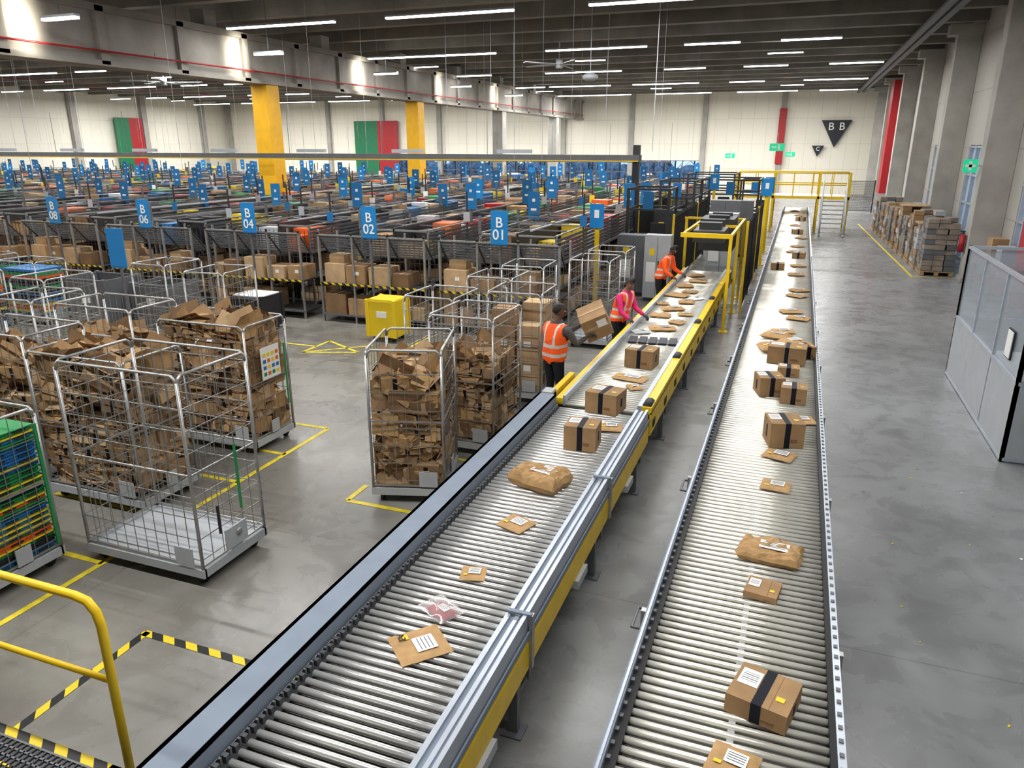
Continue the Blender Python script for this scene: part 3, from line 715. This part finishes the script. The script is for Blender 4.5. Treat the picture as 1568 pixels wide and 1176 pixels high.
# ------------------------------------------------------------------ portal & fences
b=B()
for x,y in ((-1.3,17.2),(-1.3,19.4),(-1.3,21.4),(-2.85,21.4)):
    b.bb(x-.035,x+.035,y-.035,y+.035,0,2.2,'yel');b.bb(x-.1,x+.1,y-.1,y+.1,0,.02,'yel')
b.bb(-2.4,-1.26,17.16,17.23,2.12,2.22,'yel');b.bb(-2.4,-1.26,19.37,19.43,2.14,2.2,'yel');b.bb(-2.9,-1.26,21.37,21.43,2.14,2.2,'yel')
for x in (-2.36,-1.3):b.bb(x-.03,x+.03,17.2,21.4,2.14,2.2,'yel')
b.bb(-2.2,-1.5,17.7,18.9,1.95,2.2,'dark');b.bb(-2.3,-1.45,19.8,21.0,1.5,2.3,'dark');b.bb(-2.2,-1.5,17.75,18.85,2.2,2.22,'dgrey')
for y in (18.0,18.8,20,20.8):b.bb(-2.1,-1.6,y,y+.3,2.2,2.38,'dark')
b.obj('scanner_portal')
def fence(x0,y0,x1,y1,h=2.2,name='black_mesh_fence'):
    b=B();p=Vector((x0,y0,0));q=Vector((x1,y1,0));L=(q-p).length;n=max(1,round(L/2.5));up=Vector((0,0,1))
    for i in range(n+1):b.rod(p+(q-p)*i/n,p+(q-p)*i/n+up*h,.06,'yel' if i%2==0 else 'black')
    m=int(L/.05)
    for i in range(m):c=p+(q-p)*i/m;b.rod(c+up*.12,c+up*(h-.03),.013,'black')
    z=.12
    while z<h:b.rod(p+up*z,q+up*z,.012 if (z>.2 and z<h-.1) else .03,'black');z+=.1
    b.obj(name)
fence(-1.1,19.5,-1.1,27,2.3);fence(-3.3,22,-3.3,30);fence(-4.85,24.6,-4.85,31);fence(-4.8,31,-3.3,31);fence(2.9,52.8,4.4,52.8,2.0)
def cabinet(x,y,w,d,h,k):
    b=B();b.bb(-w/2,w/2,-d/2,d/2,.1,h,k);b.bb(-w/2+.03,w/2-.03,-d/2+.03,d/2-.03,0,.1,'dark')
    b.bb(-.005,.005,-d/2-.004,-d/2,.15,h-.05,'dark');b.bb(.03,.06,-d/2-.03,-d/2,h*.5,h*.62,'dark');b.bb(-w*.3,-w*.1,-d/2-.006,-d/2,h*.7,h*.8,'ty')
    b.bb(-w*.4,-w*.05,-d/2-.008,-d/2,h*.3,h*.6,'white');b.obj('control_cabinet',(x,y,0),bevel=.01)
for a in ((-2.1,24.2,.9,.5,2.1,'lgrey'),(-2.3,27,1.0,.6,2.3,'dgrey'),(-4.2,21.0,.9,.5,1.7,'dgrey'),(-4.1,26,.9,.5,2.0,'dark'),(-2.0,30,.9,.5,2.1,'dgrey'),(-3.4,20.3,.7,.4,1.8,'lgrey')):cabinet(*a)
def frame(x,y,w,d,h):
    b=B()
    for sx in (-1,1):
        for sy in (-1,1):b.bb(sx*w/2-.04,sx*w/2+.04,sy*d/2-.04,sy*d/2+.04,0,h,'dark')
    for z in (h*.5,h*.8,h):
        for s in (-1,1):b.bb(-w/2,w/2,s*d/2-.03,s*d/2+.03,z-.06,z,'dark');b.bb(s*w/2-.03,s*w/2+.03,-d/2,d/2,z-.06,z,'dark')
    b.box((0,-d/2-.03,h-.35),(.3,.04,.5),'sblued');b.box((w*.3,-d/2,h*.6),(.5,.06,.35),'black');b.box((-w*.3,-d/2,h*.45),(.3,.06,.4),'yel')
    b.obj('steel_equipment_frame',(x,y,0))
for x,y,w,d,h in ((-4.1,22.9,1.2,1.4,2.9),(-2.6,33,2.2,2.6,2.8),(-4.1,28.7,1.2,2,2.9),(-3.7,36,2,2.5,2.9),(-1.9,37,1.2,1.6,2.6)):frame(x,y,w,d,h)
for x,y,h in ((-4.7,18.6,2.7),(-3.2,31.5,3.0),(-1.05,28,3.0),(-1.1,31.8,2.9)):
    b=B();b.bb(-.05,.05,-.05,.05,0,h,'yel');b.box((0,-.08,h-.3),(.36,.03,.6),'sblue');b.bb(-.12,.12,-.12,.12,0,.02,'yel');b.box((0,-.1,h-.25),(.12,.01,.2),'white');b.obj('yellow_sign_post',(x,y,0))
b=B();y0,y1=40.,42.2;Zp=1.7
b.bb(-3.0,2.3,y0,y1,Zp-.12,Zp,'yel');b.bb(-3,2.3,y0+.05,y1-.05,Zp,Zp+.01,'steel')
for x in (-3,-1.2,.9,2.25):
    for y in (y0+.05,y1-.05):
        b.bb(x-.05,x+.05,y-.05,y+.05,0,Zp+1.1,'yel')
for y in (y0+.05,y1-.05):
    for z in (Zp+.55,Zp+1.1):b.cyl((-3,y,z),(2.3,y,z),.03,'yel',8)
    x=-3
    while x<2.3:b.bb(x-.02,x+.02,y-.02,y+.02,Zp,Zp+1.1,'yel');x+=.9
for i in range(8):
    z=Zp-(i+1)*.19;y=y0-(i+1)*.22;b.bb(1.1,2.1,y,y+.24,z-.03,z,'steel')
for x in (1.08,2.12):
    b.rod((x,y0,Zp),(x,y0-2.0,0.02),.09,'lgrey')
    b.tube([(x,y0,Zp+1.05),(x,y0-1.95,1.05),(x,y0-1.95,.0)],.03,'lgrey',8)
    b.tube([(x,y0,Zp+.55),(x,y0-1.95,.55)],.025,'lgrey',8)
b.obj('crossover_platform_with_stairs')
# ------------------------------------------------------------------ pallets
for i in range(11):
    y=28.1+i*1.4;x=4.5-.035*i;b=B()
    for k in range(5):b.box((0,-.55+.27*k,.13),(1.0,.12,.025),'wood')
    for s in (-.42,0,.42):b.box((s,0,.06),(.12,1.2,.1),'wood')
    r=random.Random(i+50);h=.15;top=(1.8,1.5,1.75,1.45,1.7,1.75,1.4,1.6,1.5,1.7,1.4)[i]
    while h<top:
        hh=r.uniform(.14,.2)
        for a in range(3):
            for c in range(2):
                if h+hh>top and r.random()<.3:continue
                b.box((-.32+.32*a+r.uniform(-.02,.02),-.28+.56*c+r.uniform(-.02,.02),h+hh/2),(.31,.54,hh-.012),r.choice(['gbox','gbox','card2','card','lgrey'] if i%3 else ['gbox','gbox','dgrey']),r.uniform(-.05,.05))
        h+=hh
    if i in(1,4):b.box((0,0,h+.02),(1.0,1.1,.04),'wood')
    b.obj('loaded_pallet',(x,y,0))
b=B();ln(3.75,27,3.2,45,'line',.08);ln(3.75,27.2,5,27.2,'line',.08);b.obj('pallet_bay_marking')
# ------------------------------------------------------------------ glass office booth
b=B();x0,x1,y0,y1,H2=2.97,5.0,11.,15.3,2.4
def wallp(p,q):
    p=Vector(p);q=Vector(q);L=(q-p).length;n=max(1,round(L/1.45));a=math.atan2(q.y-p.y,q.x-p.x)
    c=(p+q)/2
    b.box((c.x,c.y,.58),(L,.05,1.04),'lgrey',a);b.box((c.x,c.y,1.72),(L,.012,1.2),'glass',a)
    for z in (.04,1.11,H2-.03):b.box((c.x,c.y,z),(L,.06,.05),'greyr',a)
    for i in range(n+1):
        t=p+(q-p)*i/n;b.box((t.x,t.y,H2/2),(.05,.05,H2),'greyr',a)
for p,q in (((x0,y0,0),(x0,y1,0)),((x0,y1,0),(x1,y1,0)),((x0,y0,0),(x1,y0,0)),((x1,y0,0),(x1,y1,0))):wallp(p,q)
b.box((2.94,11.6,1.5),(.02,.3,.4),'navy');b.box((2.925,11.6,1.5),(.01,.26,.36),'white')
b.obj('glazed_office_partition')
b=B();b.bb(3.4,4.2,12,14.4,.7,.74,'white')
for x in (3.45,4.1):
    for y in (12.05,14.3):b.bb(x,x+.05,y,y+.05,0,.7,'dgrey')
b.box((3.8,13,1.05),(.05,.5,.32),'black');b.box((3.85,13,.82),(.05,.08,.2),'black');b.obj('office_desk')
# ------------------------------------------------------------------ outside
b=B();b.bb(XL-60,60,YF+.5,YF+80,-.3,-.1,'ground_bluelit');b.obj('outside_ground')
b=B();r=random.Random(5)
for i in range(75):
    x=-70+i*1.05+r.uniform(-.3,.3);y=YF+r.uniform(6,16);h=r.uniform(5,8)
    b.tube([(x,y,-.1),(x+.1,y,h*.5),(x,y,h)],[.12,.08,.03],'bark',6)
    for k in range(10):
        z=r.uniform(.8,h*.8);a=r.uniform(0,6.3);l=r.uniform(.8,1.8);b.tube([(x,y,z),(x+l*math.cos(a),y+l*math.sin(a),z+l*.8)],[.04,.015],'bark',5)
b.obj('bare_trees')
b=B()
for i in range(60):b.ell((-75+i*1.6,YF+22+r.uniform(-1,1),r.uniform(.2,.8)),(1.6,1.5,r.uniform(1.2,2.2)),'hedge_bluelit',n=10,m=6)
b.obj('hedgerow')
# ------------------------------------------------------------------ people
def person(name,loc,rz,arms,legs_,lean,km,head_yaw=0,head_pitch=0,sc=1.0,hairlong=False,bulk=1.0):
    V=[];E=[];Rr=[]
    def v(p,r):V.append(p);Rr.append(r if isinstance(r,tuple) else (r,r));return len(V)-1
    def e(a,b_):E.append((a,b_))
    q_=bulk
    pel=v((0,0,.96),(.15*q_,.13*q_));sp=v((0,0,1.12),(.145*q_,.125*q_));ch=v((.0,0,1.30),(.165*q_,.13*q_));nb=v((0,0,1.44),(.1,.085));nk=v((.01,0,1.52),.055);hd=v((.02,0,1.6),.06)
    for a,b_ in ((pel,sp),(sp,ch),(ch,nb),(nb,nk),(nk,hd)):e(a,b_)
    segs=[]
    for s,(kn,an) in zip((1,-1),legs_):
        hp=v((0,s*.1,.88),.1);k=v(kn,.066);a=v(an,.046);t=v((an[0]+.15,an[1]+s*.02,.035),.035)
        th=v(tuple((Vector((0,s*.1,.88))+Vector(kn))/2),.084)
        e(pel,hp);e(hp,th);e(th,k);e(k,a);e(a,t)
        segs+= [('leg',V[hp],V[k]),('leg',V[k],V[a]),('shoe',(an[0]-.02,an[1],.06),V[t])]
    for s,(el,wr) in zip((1,-1),arms):
        sh=v((0,s*.19*q_,1.395),.068);q=v(el,.05);w=v(wr,.034);e(ch,sh);e(sh,q);e(q,w)
        segs+=[('arm',(0,s*.23,1.38),V[q]),('arm',V[q],V[w])]
    segs+=[('torso',V[pel],V[ch]),('torso',V[ch],V[nb]),('neck',V[nk],V[hd]),('torso',(0,.12,1.38),(0,-.12,1.38)),('torso',(0,.08,.93),(0,-.08,.93))]
    me=bpy.data.meshes.new('sk');me.from_pydata(V,E,[]);o=bpy.data.objects.new('sk',me);COL.objects.link(o)
    sm=o.modifiers.new('s','SKIN')
    for i,sv in enumerate(me.skin_vertices[0].data):sv.radius=Rr[i];sv.use_root=(i==pel)
    ss=o.modifiers.new('d','SUBSURF');ss.levels=4
    dg=bpy.context.evaluated_depsgraph_get();ev=o.evaluated_get(dg);m2=ev.to_mesh()
    vs=[vv.co.copy() for vv in m2.vertices];no=[vv.normal.copy() for vv in m2.vertices];fs=[tuple(p.vertices) for p in m2.polygons]
    ev.to_mesh_clear();bpy.data.objects.remove(o)
    def dist(p,a,c):
        a=Vector(a);c=Vector(c);d=c-a;t=max(0,min(1,(p-a).dot(d)/max(d.length_squared,1e-9)));return (p-a-d*t).length
    ks=[];vestv=set()
    for f in fs:
        c=sum((vs[i] for i in f),Vector())/len(f)
        kind=min(segs,key=lambda s:dist(c,s[1],s[2])*(1.35 if s[0]=='arm' else 1))[0]
        if c.z>1.5:k=km['skin']
        elif kind in('torso','neck') and c.z>.84:
            k='vest'
            if .97<c.z<1.02 or 1.11<c.z<1.16:k='refl'
            if c.z>1.16 and .085<abs(c.y)<.125:k='refl'
            if c.x>.03 and abs(c.y)<.02+max(0,c.z-1.25)*.3:k=km['top']
            if c.z>1.46:k=km['top']
            vestv.update(f)
        elif kind=='arm':k=km['top']
        elif kind=='shoe' or c.z<.07:k='black'
        else:k=km['leg'] if c.z<.9 else 'vest'
        ks.append(k)
    for i in vestv:vs[i]=vs[i]+no[i]*.015
    b=B()
    for f,k in zip(fs,ks):
        b.f.append(f);b.m.append(b.mi(k));b.sm.append(True)
    b.v=[tuple(x) for x in vs]
    HM=Matrix.Translation((.035,0,1.635))@Matrix.Rotation(head_yaw,4,'Z')@Matrix.Rotation(head_pitch,4,'Y')
    b.T=HM
    def hf(p):
        t=(p.z+.115)/.23;w=.62+.38*min(1,t*1.7);q=Vector((p.x*(w if p.x<0 else .75+.25*w),p.y*w,p.z));return q
    b.ell((0,0,0),(.098,.076,.117),km['skin'],n=20,m=14,fn=hf)
    b.ell((.098,0,-.012),(.018,.014,.026),km['skin'],n=8,m=6);b.ell((.088,0,-.058),(.012,.026,.009),'lips',n=8,m=6)
    for s in (-1,1):
        b.ell((.083,s*.032,.01),(.012,.015,.01),'eye',n=8,m=6);b.ell((.092,s*.032,.01),(.006,.006,.006),'hair',n=6,m=5)
        b.ell((-.005,s*.076,-.005),(.018,.01,.03),km['skin'],n=8,m=6);b.box((.09,s*.032,.032),(.01,.03,.006),'hair')
    def hairf(p):return Vector((p.x,p.y,max(p.z,-.03 if p.x<0.02 else .045)))
    b.ell((-.008,0,.012),(.106,.086,.117),'hair',n=20,m=14,fn=hairf)
    if hairlong:b.ell((-.09,0,-.05),(.05,.07,.1),'hair',n=12,m=8);b.ell((-.12,0,.03),(.05,.05,.05),'hair',n=10,m=8)
    b.T=Matrix.Identity(4)
    for s,(el,wr),hd_ in zip((1,-1),arms,km['hand']):
        w=Vector(wr);d=(w-Vector(el)).normalized() if hd_ is None else Vector(hd_).normalized()
        up=Vector((0,0,1));side=d.cross(up)
        side=side.normalized() if side.length>.1 else Vector((0,1,0));nrm=side.cross(d).normalized()
        RM=Matrix((d,side,nrm)).transposed()
        b.ell(w+d*.05,(.055,.043,.018),km['hcol'],rot=RM,n=12,m=8)
        for i,(off,L) in enumerate(((-.032,.066),(-.011,.076),(.011,.07),(.031,.055))):
            p0=w+d*.085+side*off;p1=p0+d*L*.45-nrm*.006;p2=p1+d*L*.3-nrm*.018;p3=p2+d*L*.18-nrm*.02
            b.tube([p0,p1,p2,p3],[.0095,.009,.0082,.006],km['hcol'],7)
        t0=w+d*.03-side*.035*s;b.tube([t0,t0+d*.03-side*.028*s-nrm*.01,t0+d*.058-side*.03*s-nrm*.02],[.012,.011,.008],km['hcol'],7)
    if lean:
        b.v=[(p[0]+lean*max(0,p[2]-.92),p[1],p[2]-.5*lean*lean*max(0,p[2]-.92)) for p in b.v]
    b.v=[(p[0]*sc,p[1]*sc,p[2]*sc) for p in b.v]
    return b.obj(name,loc,rz)
person('worker_holding_box',(-3.3,10.6,0),math.radians(62),(((.22,.06,1.24),(.36,-.16,1.40)),((.12,-.33,1.17),(.26,-.40,1.28))),
  (((.05,.11,.49),(-.06,.12,.085)),((.03,-.11,.49),(.05,-.14,.085))),.1,dict(skin='skin2',top='sleeve',leg='trou',hcol='glove',hand=((.8,-.5,0),(.8,-.3,.2))),head_yaw=-.9,sc=1.02,bulk=1.22)
b=B();q=Matrix.Rotation(.3,3,'X')@Matrix.Rotation(-.45,3,'Y')
b.box((0,0,0),(.42,.46,.38),'card',q);b.box(q@Vector((0,0,.192)),(.42,.05,.004),'card3',q);b.box(q@Vector((0,-.232,.02)),(.42,.004,.05),'card3',q);b.box(q@Vector((.1,-.236,.07)),(.15,.004,.12),'white',q)
b.obj('carried_cardboard_box',(-2.76,10.98,1.49),math.radians(25))
person('worker_in_pink_hoodie',(-2.98,13.7,0),math.radians(-20),(((.17,.23,1.12),(.40,.2,1.02)),((.15,-.25,1.12),(.36,-.22,1.0))),
  (((.05,.11,.49),(-.04,.13,.085)),((.03,-.11,.49),(.03,-.13,.085))),.26,dict(skin='skin',top='pink',leg='trou',hcol='glove',hand=(None,None)),head_pitch=.3,head_yaw=-.6,hairlong=True,sc=1.01,bulk=1.08)
person('worker_sorting_parcels',(-3.02,18.6,0),math.radians(-15),(((.17,.23,1.12),(.42,.2,1.02)),((.15,-.25,1.12),(.38,-.22,1.0))),
  (((.05,.11,.49),(-.04,.13,.085)),((.03,-.11,.49),(.03,-.13,.085))),.35,dict(skin='skin2',top='vest',leg='trou',hcol='skin2',hand=(None,None)),head_pitch=.5,sc=1.03,bulk=1.15)
person('worker_in_aisle',(-21.5,14.0,0),math.radians(60),(((.05,.24,1.12),(.2,.22,.95)),((.05,-.25,1.12),(.2,-.22,.95))),
  (((.03,.11,.49),(-.03,.12,.085)),((.03,-.11,.49),(.03,-.13,.085))),.1,dict(skin='skin',top='vest',leg='trou',hcol='skin',hand=(None,None)))
# ------------------------------------------------------------------ world & camera
w=bpy.data.worlds.new('overcast_sky');S.world=w;w.use_nodes=True
bg=w.node_tree.nodes['Background'];bg.inputs[0].default_value=(.48,.66,.92,1);bg.inputs[1].default_value=1.3
f=1130.;p=math.atan((588-222)/f);q=math.atan((1232-784)/math.hypot(f,366))
cd=bpy.data.cameras.new('camera');cam=bpy.data.objects.new('camera',cd);COL.objects.link(cam)
cam.location=(0,0,4.1);cam.rotation_euler=(math.pi/2-p,0,q);cd.sensor_width=36;cd.lens=36*f/1568;cd.clip_end=400
S.camera=cam
S.view_settings.view_transform='Standard';S.view_settings.exposure=.3;S.view_settings.gamma=.93
